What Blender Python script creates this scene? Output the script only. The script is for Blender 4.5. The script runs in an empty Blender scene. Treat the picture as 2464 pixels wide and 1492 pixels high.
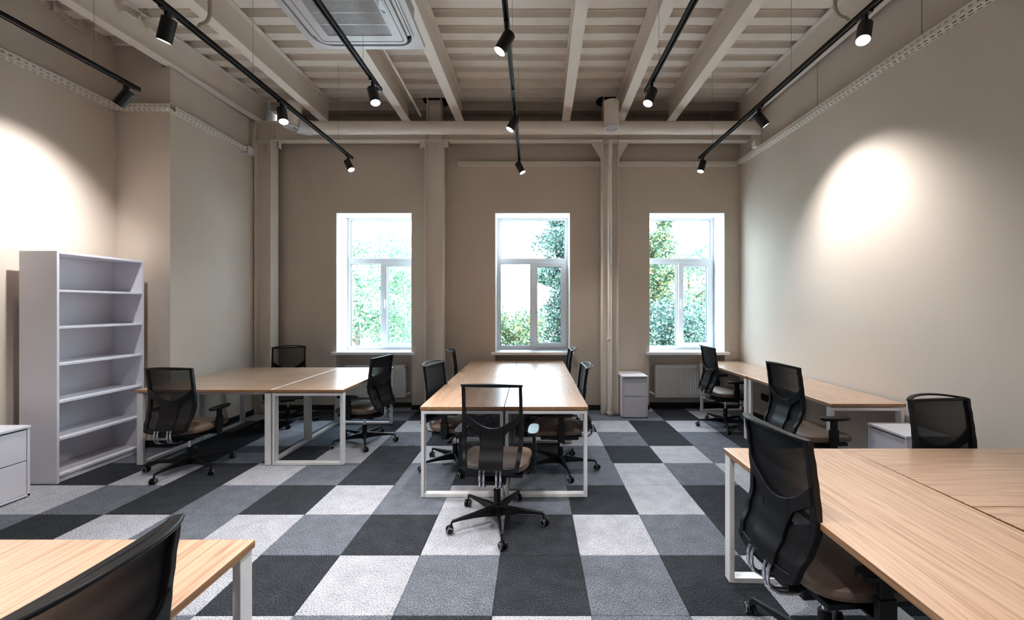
import bpy, math, random
from mathutils import Vector, Matrix
random.seed(7)
PI = math.pi
SC = bpy.context.scene
COL = SC.collection

# ------------------------------------------------------------------ camera, world, exposure
F = 988.0; CX = 1282.0; CY = 735.0; CH = 1.5625
cam_d = bpy.data.cameras.new('camera')
cam = bpy.data.objects.new('camera', cam_d); COL.objects.link(cam)
cam.location = (0, 0, CH); cam.rotation_euler = (PI/2, 0, 0)
cam_d.sensor_fit = 'HORIZONTAL'; cam_d.sensor_width = 36.0
cam_d.lens = 36.0*F/2464.0
cam_d.shift_x = (1232.0-CX)/2464.0
cam_d.shift_y = (CY-746.0)/2464.0
cam_d.clip_start = 0.05; cam_d.clip_end = 300
SC.camera = cam

world = bpy.data.worlds.new('overcast_sky'); SC.world = world; world.use_nodes = True
bgn = world.node_tree.nodes['Background']
bgn.inputs[0].default_value = (0.68, 0.85, 1.0, 1); bgn.inputs[1].default_value = 9.5
SC.view_settings.view_transform = 'Standard'; SC.view_settings.look = 'None'
SC.view_settings.gamma = 1.0; SC.view_settings.use_curve_mapping = False
SC.view_settings.exposure = 1.08
SPOT_W = 76.0            # power of every track spotlight
SPOT_COL = (1.0, 0.99, 0.985)

# portals guide the sky light through the real window openings (they emit nothing themselves)
def portal(x0, x1, y, z0, z1, rx):
    l = bpy.data.lights.new('sky_portal', 'AREA'); l.shape = 'RECTANGLE'; l.size = x1-x0; l.size_y = z1-z0; l.cycles.is_portal = True
    o = bpy.data.objects.new('sky_portal', l); COL.objects.link(o); o.location = ((x0+x1)/2, y, (z0+z1)/2); o.rotation_euler = (rx, 0, 0)
for a_, b_ in ((-2.94, -1.809), (-.5655, .559), (1.740, 2.871)): portal(a_, b_, 6.60, .84, 2.948, -PI/2)

# ------------------------------------------------------------------ helpers
def lin(c):
    return tuple(((v/255.0)/12.92 if v/255.0 <= .04045 else ((v/255.0+.055)/1.055)**2.4) for v in c)

def new_mat(name):
    m = bpy.data.materials.new(name); m.use_nodes = True
    nt = m.node_tree
    return m, nt, nt.nodes['Principled BSDF']

def mat(name, rgb, rough=.5, metal=0.0, spec=.5, noise=0.0, nscale=30.0, bump=0.0, bscale=200.0, coat=0.0, linear=False):
    m, nt, b = new_mat(name)
    c = rgb if linear else lin(rgb)
    b.inputs['Base Color'].default_value = (*c, 1)
    b.inputs['Roughness'].default_value = rough
    b.inputs['Metallic'].default_value = metal
    b.inputs['Specular IOR Level'].default_value = spec
    b.inputs['Coat Weight'].default_value = coat
    tc = nt.nodes.new('ShaderNodeTexCoord')
    if noise > 0:
        n = nt.nodes.new('ShaderNodeTexNoise'); n.inputs['Scale'].default_value = nscale; n.inputs['Detail'].default_value = 4
        r = nt.nodes.new('ShaderNodeValToRGB')
        r.color_ramp.elements[0].position = .3; r.color_ramp.elements[1].position = .7
        r.color_ramp.elements[0].color = (*[v*(1-noise) for v in c], 1)
        r.color_ramp.elements[1].color = (*[min(1, v*(1+noise)) for v in c], 1)
        nt.links.new(tc.outputs['Object'], n.inputs['Vector'])
        nt.links.new(n.outputs['Fac'], r.inputs['Fac']); nt.links.new(r.outputs['Color'], b.inputs['Base Color'])
    if bump > 0:
        n2 = nt.nodes.new('ShaderNodeTexNoise'); n2.inputs['Scale'].default_value = bscale; n2.inputs['Detail'].default_value = 3
        bp = nt.nodes.new('ShaderNodeBump'); bp.inputs['Strength'].default_value = bump; bp.inputs['Distance'].default_value = .002
        nt.links.new(tc.outputs['Object'], n2.inputs['Vector'])
        nt.links.new(n2.outputs['Fac'], bp.inputs['Height']); nt.links.new(bp.outputs['Normal'], b.inputs['Normal'])
    return m

def emis(name, rgb, strength):
    m, nt, b = new_mat(name)
    b.inputs['Base Color'].default_value = (*rgb, 1)
    b.inputs['Emission Color'].default_value = (*rgb, 1); b.inputs['Emission Strength'].default_value = strength
    return m

def wood_mat(name, c1, c2, c3, rough=.38):
    m, nt, b = new_mat(name)
    N = nt.nodes.new; L = nt.links.new
    tc = N('ShaderNodeTexCoord'); oi = N('ShaderNodeObjectInfo')
    vm = N('ShaderNodeVectorMath'); vm.operation = 'SCALE'; vm.inputs[0].default_value = (7.3, 3.1, 1.7)
    L(oi.outputs['Random'], vm.inputs['Scale'])
    ad = N('ShaderNodeVectorMath'); ad.operation = 'ADD'
    L(tc.outputs['Object'], ad.inputs[0]); L(vm.outputs[0], ad.inputs[1])
    mp = N('ShaderNodeMapping'); mp.inputs['Scale'].default_value = (5.0, .38, 5.0); L(ad.outputs[0], mp.inputs['Vector'])
    n1 = N('ShaderNodeTexNoise'); n1.inputs['Scale'].default_value = 1.6; n1.inputs['Detail'].default_value = 3; n1.inputs['Distortion'].default_value = .6
    L(mp.outputs[0], n1.inputs['Vector'])
    # cathedral rings: sine of the low noise
    mu = N('ShaderNodeMath'); mu.operation = 'MULTIPLY'; mu.inputs[1].default_value = 90; L(n1.outputs['Fac'], mu.inputs[0])
    sn = N('ShaderNodeMath'); sn.operation = 'SINE'; L(mu.outputs[0], sn.inputs[0])
    mp2 = N('ShaderNodeMapping'); mp2.inputs['Scale'].default_value = (110, 2.2, 110); L(ad.outputs[0], mp2.inputs['Vector'])
    n2 = N('ShaderNodeTexNoise'); n2.inputs['Scale'].default_value = 1.0; n2.inputs['Detail'].default_value = 4; L(mp2.outputs[0], n2.inputs['Vector'])
    m1 = N('ShaderNodeMath'); m1.operation = 'MULTIPLY_ADD'; m1.inputs[1].default_value = .07; m1.inputs[2].default_value = .0; L(sn.outputs[0], m1.inputs[0])
    m2 = N('ShaderNodeMath'); m2.operation = 'ADD'; L(n2.outputs['Fac'], m2.inputs[0]); L(m1.outputs[0], m2.inputs[1])
    r = N('ShaderNodeValToRGB'); e = r.color_ramp.elements
    e[0].position = .28; e[0].color = (*lin(c3), 1); e[1].position = .68; e[1].color = (*lin(c1), 1)
    k = e.new(.46); k.color = (*lin(c2), 1)
    L(m2.outputs[0], r.inputs['Fac']); L(r.outputs['Color'], b.inputs['Base Color'])
    bp = N('ShaderNodeBump'); bp.inputs['Strength'].default_value = .12; bp.inputs['Distance'].default_value = .0006
    L(m2.outputs[0], bp.inputs['Height']); L(bp.outputs['Normal'], b.inputs['Normal'])
    b.inputs['Roughness'].default_value = rough
    b.inputs['Coat Weight'].default_value = 1.0; b.inputs['Coat Roughness'].default_value = .25
    return m

def carpet_mat(name, lo, mid, hi):
    m, nt, b = new_mat(name)
    N = nt.nodes.new; L = nt.links.new
    g = N('ShaderNodeNewGeometry')
    mp = N('ShaderNodeMapping'); mp.inputs['Scale'].default_value = (1.0, .62, 1.0); mp.inputs['Rotation'].default_value = (0, 0, .5)
    L(g.outputs['Position'], mp.inputs['Vector'])
    n = N('ShaderNodeTexNoise'); n.inputs['Scale'].default_value = 210; n.inputs['Detail'].default_value = 2.5; n.inputs['Roughness'].default_value = .65
    L(mp.outputs[0], n.inputs['Vector'])
    n3 = N('ShaderNodeTexNoise'); n3.inputs['Scale'].default_value = 9; n3.inputs['Detail'].default_value = 3; L(g.outputs['Position'], n3.inputs['Vector'])
    ma = N('ShaderNodeMath'); ma.operation = 'MULTIPLY_ADD'; ma.inputs[1].default_value = .12; ma.inputs[2].default_value = -.06; L(n3.outputs['Fac'], ma.inputs[0])
    ad = N('ShaderNodeMath'); ad.operation = 'ADD'; L(n.outputs['Fac'], ad.inputs[0]); L(ma.outputs[0], ad.inputs[1])
    r = N('ShaderNodeValToRGB'); e = r.color_ramp.elements
    e[0].position = .34; e[0].color = (*lin(lo), 1); e[1].position = .66; e[1].color = (*lin(hi), 1)
    k = e.new(.5); k.color = (*lin(mid), 1)
    L(ad.outputs[0], r.inputs['Fac']); L(r.outputs['Color'], b.inputs['Base Color'])
    bp = N('ShaderNodeBump'); bp.inputs['Strength'].default_value = .6; bp.inputs['Distance'].default_value = .003
    L(n.outputs['Fac'], bp.inputs['Height']); L(bp.outputs['Normal'], b.inputs['Normal'])
    b.inputs['Roughness'].default_value = .95; b.inputs['Specular IOR Level'].default_value = .15
    return m

def mesh_fabric(name, rgb, opacity):
    m, nt, b = new_mat(name)
    b.inputs['Base Color'].default_value = (*lin(rgb), 1); b.inputs['Roughness'].default_value = .7
    b.inputs['Specular IOR Level'].default_value = .2
    N = nt.nodes.new; L = nt.links.new
    tr = N('ShaderNodeBsdfTransparent'); mx = N('ShaderNodeMixShader')
    tc = N('ShaderNodeTexCoord')
    w = N('ShaderNodeTexWave'); w.inputs['Scale'].default_value = 130; w.bands_direction = 'Z'
    L(tc.outputs['Object'], w.inputs['Vector'])
    lw = N('ShaderNodeLayerWeight'); lw.inputs['Blend'].default_value = .6      # a weave closes up when seen at a slant
    mb = N('ShaderNodeMath'); mb.operation = 'MULTIPLY_ADD'; mb.inputs[1].default_value = .10; mb.inputs[2].default_value = opacity-.05
    L(w.outputs['Fac'], mb.inputs[0])
    ma = N('ShaderNodeMath'); ma.operation = 'MULTIPLY_ADD'; ma.inputs[1].default_value = .6; ma.use_clamp = True
    L(lw.outputs['Facing'], ma.inputs[0]); L(mb.outputs[0], ma.inputs[2])
    L(ma.outputs[0], mx.inputs['Fac']); L(tr.outputs[0], mx.inputs[1]); L(b.outputs[0], mx.inputs[2])
    L(mx.outputs[0], nt.nodes['Material Output'].inputs['Surface'])
    return m

def glass_mat():
    m, nt, b = new_mat('window_glass')
    N = nt.nodes.new; L = nt.links.new
    tr = N('ShaderNodeBsdfTransparent'); tr.inputs[0].default_value = (.95, .99, .98, 1)
    gl = N('ShaderNodeBsdfGlossy'); gl.inputs['Roughness'].default_value = .02
    fr = N('ShaderNodeFresnel'); fr.inputs[0].default_value = 1.45
    mx = N('ShaderNodeMixShader'); L(fr.outputs[0], mx.inputs['Fac']); L(tr.outputs[0], mx.inputs[1]); L(gl.outputs[0], mx.inputs[2])
    L(mx.outputs[0], nt.nodes['Material Output'].inputs['Surface'])
    return m

M = {}
M['wall'] = mat('beige_wall_paint', (214, 201, 188), .85, spec=.2, noise=.025, nscale=1.5, bump=.12, bscale=260)
M['steel'] = mat('beige_painted_steel', (238, 228, 217), .42, noise=.03, nscale=3)
M['deck'] = mat('painted_deck', (242, 232, 220), .48, noise=.04, nscale=4, bump=.05, bscale=60)
M['duct'] = mat('painted_duct', (236, 226, 216), .42, noise=.03, nscale=6)
M['tray'] = mat('painted_tray', (240, 232, 220), .5)
M['black'] = mat('matte_black_plastic', (10, 10, 13), .42, spec=.35, noise=.1, nscale=40)
M['track'] = mat('black_aluminium', (14, 15, 18), .5)
M['lampbody'] = mat('black_lamp_body', (13, 13, 15), .42)
M['lens'] = emis('lit_lens', (1.0, .98, .96), 14.0)
M['lensrim'] = mat('grey_reflector', (190, 190, 190), .25, metal=.6)
M['white'] = mat('white_laminate', (222, 220, 228), .35)
M['whitein'] = mat('white_reveal', (236, 236, 236), .5)
M['upvc'] = mat('white_window_profile', (246, 247, 251), .3)
M['gasket'] = mat('dark_gasket', (70, 90, 100), .6)
M['frame'] = mat('white_powder_coat', (226, 224, 224), .38)
M['rad'] = mat('radiator_enamel', (226, 224, 220), .35)
M['base'] = mat('dark_baseboard', (30, 30, 33), .6)
M['slab'] = mat('floor_slab', (60, 60, 64), .9)
M['chrome'] = mat('chrome', (225, 228, 235), .12, metal=1.0)
M['seat'] = mat('taupe_leatherette', (108, 90, 77), .48, noise=.06, nscale=25, bump=.1, bscale=300)
M['ring'] = mat('grey_ring', (190, 192, 196), .4)
M['mesh'] = mesh_fabric('black_mesh', (20, 21, 26), .68)
M['mesh_low'] = mesh_fabric('black_mesh_double', (16, 17, 22), .84)
M['glass'] = glass_mat()
M['oak'] = wood_mat('oak_veneer', (208, 172, 144), (194, 156, 128), (168, 130, 102), .32)
M['oakedge'] = wood_mat('oak_edge', (178, 132, 88), (158, 112, 70), (124, 84, 50), .5)
M['acwhite'] = mat('ac_white', (212, 210, 214), .35)
M['acdark'] = mat('ac_dark', (24, 20, 19), .6)
M['blue'] = mat('sticker_blue', (36, 92, 168), .4)
M['teal'] = mat('sticker_teal', (40, 150, 160), .4)
M['navy'] = mat('sticker_navy', (12, 50, 92), .4)
M['stick'] = mat('sticker_white', (235, 246, 255), .3)
M['cable'] = mat('beige_cable', (196, 184, 168), .5)
M['wire'] = mat('steel_wire', (150, 142, 132), .4)
M['brass'] = mat('brass_valve', (180, 120, 70), .35, metal=.8)
M['hole'] = mat('dark_socket', (12, 12, 13), .7)
M['bounceground'] = mat('bounce_light_ground', (226, 224, 218), .9, noise=.12, nscale=3)  # ground made bright as an added reflector, throws daylight up to the ceiling
M['bark'] = mat('bark', (92, 80, 68), .9, noise=.3, nscale=12)
M['render'] = mat('pale_render', (212, 210, 208), .8)
M['farglass'] = mat('far_pane', (120, 132, 140), .2)
LIGHTT = carpet_mat('carpet_light', (96, 96, 102), (152, 152, 158), (206, 206, 212))
MIDT = carpet_mat('carpet_mid', (48, 51, 58), (88, 92, 100), (134, 138, 146))
DARKT = carpet_mat('carpet_dark', (18, 19, 22), (38, 40, 44), (72, 75, 80))

class MB:
    def __init__(self): self.v = []; self.f = []; self.mi = []; self.cur = 0
    def quad(self, *p):
        b = len(self.v); self.v += [tuple(q) for q in p]; self.f.append(tuple(range(b, b+len(p)))); self.mi.append(self.cur)
    def box(self, x0, x1, y0, y1, z0, z1, M4=None):
        b = len(self.v)
        ps = [(x0,y0,z0),(x1,y0,z0),(x1,y1,z0),(x0,y1,z0),(x0,y0,z1),(x1,y0,z1),(x1,y1,z1),(x0,y1,z1)]
        if M4 is not None: ps = [tuple(M4 @ Vector(p)) for p in ps]
        self.v += ps
        for q in ((0,3,2,1),(4,5,6,7),(0,1,5,4),(1,2,6,5),(2,3,7,6),(3,0,4,7)):
            self.f.append(tuple(b+i for i in q)); self.mi.append(self.cur)
        return self
    def prism(self, poly, p0, p1, up=(0,0,1)):
        """extrude 2D polygon (a,b) along p0->p1; a = sideways, b = up"""
        p0 = Vector(p0); p1 = Vector(p1); d = (p1-p0).normalized(); up = Vector(up)
        side = d.cross(up).normalized(); up2 = side.cross(d).normalized()
        b = len(self.v); n = len(poly)
        for p in (p0, p1):
            for a, c in poly: self.v.append(tuple(p+side*a+up2*c))
        for i in range(n):
            j = (i+1) % n
            self.f.append((b+i, b+j, b+n+j, b+n+i)); self.mi.append(self.cur)
        self.f.append(tuple(b+i for i in reversed(range(n)))); self.mi.append(self.cur)
        self.f.append(tuple(b+n+i for i in range(n))); self.mi.append(self.cur)
        return self
    def tube(self, path, r, n=10, caps=True, flat=1.0):
        path = [Vector(p) for p in path]; rings = []
        rr = r if isinstance(r, (list, tuple)) else [r]*len(path)
        prev = None
        for i, p in enumerate(path):
            if i == 0: d = path[1]-p
            elif i == len(path)-1: d = p-path[i-1]
            else: d = (path[i+1]-p).normalized()+(p-path[i-1]).normalized()
            d.normalize()
            if prev is None:
                a = Vector((0,0,1)) if abs(d.z) < .9 else Vector((1,0,0))
                u = d.cross(a).normalized()
            else:
                u = (prev - d*prev.dot(d)).normalized()
            prev = u; w = d.cross(u)
            b = len(self.v)
            for k in range(n):
                t = 2*PI*k/n
                self.v.append(tuple(p+u*math.cos(t)*rr[i]+w*math.sin(t)*rr[i]*flat))
            rings.append(b)
        for a, b in zip(rings, rings[1:]):
            for k in range(n):
                k2 = (k+1) % n
                self.f.append((a+k, a+k2, b+k2, b+k)); self.mi.append(self.cur)
        if caps:
            self.f.append(tuple(rings[0]+k for k in reversed(range(n)))); self.mi.append(self.cur)
            self.f.append(tuple(rings[-1]+k for k in range(n))); self.mi.append(self.cur)
        return self
    def lathe(self, prof, p0, axis, n=24, caps=True):
        """prof: list of (r, t) along axis from p0"""
        p0 = Vector(p0); d = Vector(axis).normalized()
        a = Vector((0,0,1)) if abs(d.z) < .9 else Vector((1,0,0))
        u = d.cross(a).normalized(); w = d.cross(u); rings = []
        for r, t in prof:
            b = len(self.v)
            for k in range(n):
                g = 2*PI*k/n
                self.v.append(tuple(p0+d*t+u*math.cos(g)*r+w*math.sin(g)*r))
            rings.append(b)
        for a_, b_ in zip(rings, rings[1:]):
            for k in range(n):
                k2 = (k+1) % n
                self.f.append((a_+k, a_+k2, b_+k2, b_+k)); self.mi.append(self.cur)
        if caps and prof[0][0] > 1e-6: self.f.append(tuple(rings[0]+k for k in reversed(range(n)))); self.mi.append(self.cur)
        if caps and prof[-1][0] > 1e-6: self.f.append(tuple(rings[-1]+k for k in range(n))); self.mi.append(self.cur)
        return self
    def mesh(self, name, mats, smooth=False):
        me = bpy.data.meshes.new(name); me.from_pydata(self.v, [], self.f)
        if not isinstance(mats, (list, tuple)): mats = [mats]
        for m in mats: me.materials.append(m)
        if len(mats) > 1: me.polygons.foreach_set('material_index', self.mi)
        me.validate(); me.update()
        import bmesh
        bm = bmesh.new(); bm.from_mesh(me)
        bmesh.ops.remove_doubles(bm, verts=bm.verts, dist=1e-5)
        bmesh.ops.recalc_face_normals(bm, faces=bm.faces)
        if smooth:
            for f in bm.faces: f.smooth = True
            for e in bm.edges:
                if len(e.link_faces) == 2 and e.calc_face_angle(0) > math.radians(38): e.smooth = False
        bm.to_mesh(me); bm.free()
        return me
    def build(self, name, mats, parent=None, smooth=False, bevel=0, seg=2, kind=None, loc=None, rot=None):
        o = bpy.data.objects.new(name, self.mesh(name, mats, smooth)); COL.objects.link(o)
        if parent is not None: o.parent = parent
        if bevel:
            md = o.modifiers.new('bevel', 'BEVEL'); md.width = bevel; md.segments = seg; md.limit_method = 'ANGLE'; md.angle_limit = math.radians(40)
            md.harden_normals = False
        if kind: o['kind'] = kind
        if loc: o.location = loc
        if rot: o.rotation_euler = rot
        return o

def tag(o, label=None, cat=None, group=None, kind=None):
    if label: o['label'] = label
    if cat: o['category'] = cat
    if group: o['group'] = group
    if kind: o['kind'] = kind
    return o

def empty(name, loc=(0,0,0), rz=0, label=None, cat=None, group=None, kind=None):
    o = bpy.data.objects.new(name, None); COL.objects.link(o); o.location = loc; o.rotation_euler = (0,0,rz)
    o.empty_display_size = .1
    return tag(o, label, cat, group, kind)

def copy_tree(o, parent=None):
    c = o.copy(); COL.objects.link(c)
    if parent is not None: c.parent = parent
    for ch in list(KIDS.get(o.name, [])):
        k = copy_tree(ch, c); KIDS.setdefault(c.name, []).append(k)
    return c
KIDS = {}
def index_children(root):
    KIDS[root.name] = [o for o in root.children]
    for o in root.children: index_children(o)

def RX(y): return 3.10 + .02*(6.14-y)      # the right wall runs very slightly skew

YW = 6.14                                   # face of the window wall
XL1, XL2, YJ = -4.60, -4.00, 4.53           # left wall, its nearer part and the jog
YB = -3.2                                   # wall behind the camera

# ------------------------------------------------------------------ floor of carpet tiles
fl = MB(); fl.box(-4.75, 3.45, YB-.1, 6.65, -.12, -.008)
floor = fl.build('floor', M['slab'], kind='structure')
tones = {
 8: 'MDLMDLMDMLDMLDMLL', 7: 'LLMDMMDLMMLMMDLMM', 6: 'MMDLMDLMDMDLDLMDM', 5: 'LDDLMLMDMDLMDMDLM',
 4: 'MMDMDLDLDDMDLMDML', 3: 'DDLDLMDMDMMLMLDML', 2: 'LLMDMDLMLMDLDLMDM', 1: 'DMDLMLMDLDLMDLMDL',
 0: 'LDMLDLDLMDMDLDMLD', -1: 'MDLDMMLMDLMLDMLDM', -2: 'DLMDLDMLMDLDMLDML', -3: 'LMDLDMLDMLDMLDMLM', -4: 'DMLMDLMDLDMLDMLDM'}
TONE = {'L': LIGHTT, 'M': MIDT, 'D': DARKT}
cache = {}
for r, row in tones.items():
    for c in range(-9, 7):
        t = row[c+9]
        x0 = -.205+.5*c; x1 = x0+.5; y0 = 2.068+.5*r; y1 = y0+.5
        xa = max(x0, XL1 if y0 < YJ else XL2); xb = min(x1, RX(y0)-.001); yb_ = min(y1, 6.30)
        if y0 < YJ < y1 and x0 < XL2 < x1: xa = x0
        if xb-xa < .02: continue
        w = round(xb-xa, 3); d = round(yb_-y0, 3)
        key = (t, w, d)
        if key not in cache:
            g = .0006
            q = MB()
            q.quad((g+.002, g+.002, 0), (w-g-.002, g+.002, 0), (w-g-.002, d-g-.002, 0), (g+.002, d-g-.002, 0))
            q.quad((g, g, -.004), (w-g, g, -.004), (w-g-.002, g+.002, 0), (g+.002, g+.002, 0))
            q.quad((w-g, g, -.004), (w-g, d-g, -.004), (w-g-.002, d-g-.002, 0), (w-g-.002, g+.002, 0))
            q.quad((w-g, d-g, -.004), (g, d-g, -.004), (g+.002, d-g-.002, 0), (w-g-.002, d-g-.002, 0))
            q.quad((g, d-g, -.004), (g, g, -.004), (g+.002, g+.002, 0), (g+.002, d-g-.002, 0))
            q.box(g, w-g, g, d-g, -.008, -.004)
            cache[key] = q.mesh('carpet_tile', TONE[t])
        o = bpy.data.objects.new('carpet_tile', cache[key]); COL.objects.link(o)
        o.parent = floor; o.location = (xa, y0, random.uniform(-.0004, .0004))
# carpet that lies behind the photographer, one piece
q = MB(); q.box(XL1, 3.2, YB, .068, -.008, -.001); q.build('carpet', MIDT, floor, kind='stuff')

# ------------------------------------------------------------------ walls
WIN = [(-2.94, -1.809), (-.5655, .559), (1.740, 2.871)]
WZ0, WZ1, NZ = .83, 2.948, .80
w = MB(); xs = [-4.05] + [v for p in WIN for v in p] + [3.3]
for i in range(0, len(xs), 2): w.box(xs[i], xs[i+1], YW, 6.62, 0, 4.20)
for a, b_ in WIN:
    w.box(a, b_, YW, 6.62, WZ1, 4.20)
    w.box(a, b_, 6.30, 6.62, 0, WZ0)
w.box(-4.05, 3.3, 6.50, 6.62, 4.20, 4.75)
w.build('wall_back', M['wall'], kind='structure')
w = MB(); w.box(-4.75, XL1, YB, YJ+.2, 0, 4.70); w.box(-4.75, XL2, YJ, 6.62, 0, 4.19); w.box(-4.75, XL2-.09, YJ, 6.62, 4.19, 4.70)
w.build('wall_left', M['wall'], kind='structure')
w = MB(); b0 = len(w.v)
pts = [(RX(YB), YB), (RX(6.62), 6.62), (RX(6.62)+.2, 6.62), (RX(YB)+.2, YB)]
n = 4
w.v += [(x, y, 0) for x, y in pts]+[(x, y, 4.70) for x, y in pts]
for q4 in ((0,3,2,1),(4,5,6,7),(0,1,5,4),(1,2,6,5),(2,3,7,6),(3,0,4,7)): w.f.append(q4); w.mi.append(0)
w.build('wall_right', M['wall'], kind='structure')
w = MB(); w.box(-4.75, 3.5, YB-.15, YB, 0, 4.70)
w.build('wall_front', M['wall'], kind='structure')

# baseboards
BH = .075
b = MB()
for i in range(0, len(xs), 2): b.box(max(xs[i], XL2), min(xs[i+1], RX(6.1)), YW-.014, YW, 0, BH)
for a, c in WIN: b.box(a, c, 6.286, 6.30, 0, BH); b.box(a, a+.012, YW, 6.29, 0, BH); b.box(c-.012, c, YW, 6.29, 0, BH)
b.build('baseboard_back', M['base'], kind='structure', bevel=.002)
b = MB(); b.box(XL1, XL1+.014, YB, YJ, 0, BH); b.box(XL1, XL2, YJ-.014, YJ, 0, BH); b.box(XL2, XL2+.014, YJ-.014, YW, 0, BH)
b.build('baseboard_left', M['base'], kind='structure', bevel=.002)
b = MB(); b.prism([(-.014, 0), (0, 0), (0, BH), (-.014, BH)], (RX(YB), YB, 0), (RX(YW), YW, 0))
b.build('baseboard_right', M['base'], kind='structure', bevel=.002)

# ------------------------------------------------------------------ ceiling: slab and profiled deck sheets
c = MB(); c.box(-4.75, 3.5, YB-.1, 6.65, 4.70, 4.85)
ceiling = c.build('ceiling', M['wall'], kind='structure')
def deck_profile(z, y_first=-3.137, y_last=5.87):
    """list of (y, z) across the ribs; flats at z, recesses .105 higher"""
    pr = []; y = y_first; H = .14
    while y <= y_last:
        pr += [(y-.116, z), (y, z), (y+.018, z+.05), (y+.030, z+.055), (y+.036, z+H), (y+.098, z+H), (y+.104, z+.055), (y+.116, z+.05)]
        y += .25
    return pr
def deck(x0, x1, z, name='deck_sheet', tail=True, shift=0.0):
    pr = [(y+shift, zz) for y, zz in deck_profile(z)]
    if tail:
        pr += [(5.99, z+.02), (6.03, z+.02), (6.06, z+.13), (6.28, z+.13), (6.30, z+.01), (6.42, z+.01), (6.45, z+.08), (6.50, z+.08)]
    else:
        pr = [p for p in pr if p[0] < YJ-.02]+[(YJ, z)]
    m = MB()
    for (ya, za), (yb2, zb) in zip(pr, pr[1:]):
        m.quad((x0, ya, za), (x1, ya, za), (x1, yb2, zb), (x0, yb2, zb))
    o = m.build(name, M['deck'], ceiling)
    md = o.modifiers.new('thick', 'SOLIDIFY'); md.thickness = .002
    return o
for i, (xa, xb) in enumerate([(-4.0, -2.98), (-2.98, -1.98), (-1.98, -1.16), (-1.16, -.2), (-.2, .8), (.8, 1.8), (1.8, 3.28)]):
    deck(xa-.02, xb+.02, 4.54+(i % 2)*.004, shift=(i == 2)*.02)
deck(-4.62, -3.96, 4.43, tail=False)
# rough mortar where the left wall meets the deck
m = MB(); y = 1.0
while y < 4.5:
    s = random.uniform(.02, .05)
    m.box(XL1, XL1+random.uniform(.012, .05), y, y+s*1.6, 4.37+random.uniform(-.02, .02), 4.44)
    y += s*1.6
m.build('trim_1', M['wall'], kind='structure')

# ------------------------------------------------------------------ steel frame
def ibeam(name, p0, p1, wd, h, tf=.010, tw=.008, mat_=None, parent=None):
    a = wd/2; t = tw/2
    poly = [(-a, 0), (a, 0), (a, tf), (t, tf), (t, h-tf), (a, h-tf), (a, h), (-a, h), (-a, h-tf), (-t, h-tf), (-t, tf), (-a, tf)]
    m_ = MB(); m_.prism(poly, p0, p1)
    return m_.build(name, mat_ or M['steel'], parent)
def lerpx(xn, xf, y): return xn + (xf-xn)*(y-3.546)/(5.856-3.546)
BEAMS = [('steel joist over the edge of the left wall', -4.05, -3.915), ('steel joist nearest the left corner column', -2.99, -2.985),
         ('steel joist that passes behind the air conditioner', -1.775, -1.81), ('steel joist just right of the air conditioner', -1.08, -1.045),
         ('steel joist nearest to straight ahead, right of the middle track', .429, .476), ('steel joist that lands beside the right round air outlet', 1.186, 1.25),
         ('second steel joist from the right wall', 1.96, 1.978), ('steel joist running along the top of the right wall', 3.04, 3.02)]
for lab, xn, xf in BEAMS:
    o = ibeam('steel_joist', (lerpx(xn, xf, YB), YB, 4.20), (lerpx(xn, xf, 5.99), 5.99, 4.20), .118, .335)
    tag(o, lab, 'beam', 'ceiling joists')
cb = ibeam('steel_beam', (-3.99, 5.93, 3.927), (RX(5.93)+.02, 5.93, 3.927), .125, .273, tf=.012)
tag(cb, 'long beige steel beam across the room in front of the window wall', 'beam')
m = MB()
for x in (-3.98, -3.735, -1.53, -1.29, 1.0, 1.235): m.box(x-.005, x+.005, 5.872, 5.925, 3.94, 4.19)
m.build('stiffener_plate', M['steel'], cb)

def column(x0, x1, label, stub=True, gusset=False, left=False):
    t = empty('steel_column', ((x0+x1)/2, 5.96, 0), label=label, cat='column', group='steel columns at the window wall')
    hw = (x1-x0)/2
    m_ = MB(); ya, yb2 = -.09, .09
    m_.box(-hw, -hw+.011, ya, yb2, 0, 3.925); m_.box(hw-.011, hw, ya, yb2, 0, 3.925); m_.box(-hw+.011, hw-.011, -.005, .004, 0, 3.925)
    m_.build('column_shaft', M['steel'], t)
    m_ = MB(); m_.box(-hw-.003, hw+.003, ya, yb2, 3.905, 3.926); m_.box(-.006, .006, ya+.01, -.005, 3.80, 3.905)
    m_.build('cap_plate', M['steel'], t)
    for s in ((-1, 1) if not left else (1,)):
        m_ = MB()
        if gusset:
            b3 = [(0, 0), (.15, 0), (.15, -.012), (0, -.25)]
            for yy in (-.012, .0):
                pass
            q = [(s*(hw), 3.925), (s*(hw+.15), 3.925), (s*(hw+.15), 3.905), (s*hw, 3.66)]
            n0 = len(m_.v)
            m_.v += [(x, -.02, z) for x, z in q]+[(x, -.01, z) for x, z in q]
            for q4 in ((0,1,2,3),(7,6,5,4),(0,4,5,1),(1,5,6,2),(2,6,7,3),(3,7,4,0)): m_.f.append(tuple(n0+i for i in q4)); m_.mi.append(0)
        else:
            m_.box(min(s*hw, s*(hw+.085)), max(s*hw, s*(hw+.085)), -.06, -.05, 3.835, 3.925)
            xx = s*(hw+.085); m_.box(min(xx, xx-s*.008), max(xx, xx-s*.008), -.06, .02, 3.835, 3.925)
        m_.build('bracket', M['steel'], t)
    if stub:
        m_ = MB(); hs = .10
        m_.box(-hs, -hs+.01, ya, yb2, 4.205, 4.54); m_.box(hs-.01, hs, ya, yb2, 4.205, 4.54); m_.box(-hs, hs, -.005, .004, 4.205, 4.54); m_.box(-.006, .006, ya+.02, -.005, 4.205, 4.27)
        m_.build('upper_stub', M['steel'], t)
    return t
column(-3.985, -3.748, 'beige steel column in the left corner beside the left window', stub=False, left=True)
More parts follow.
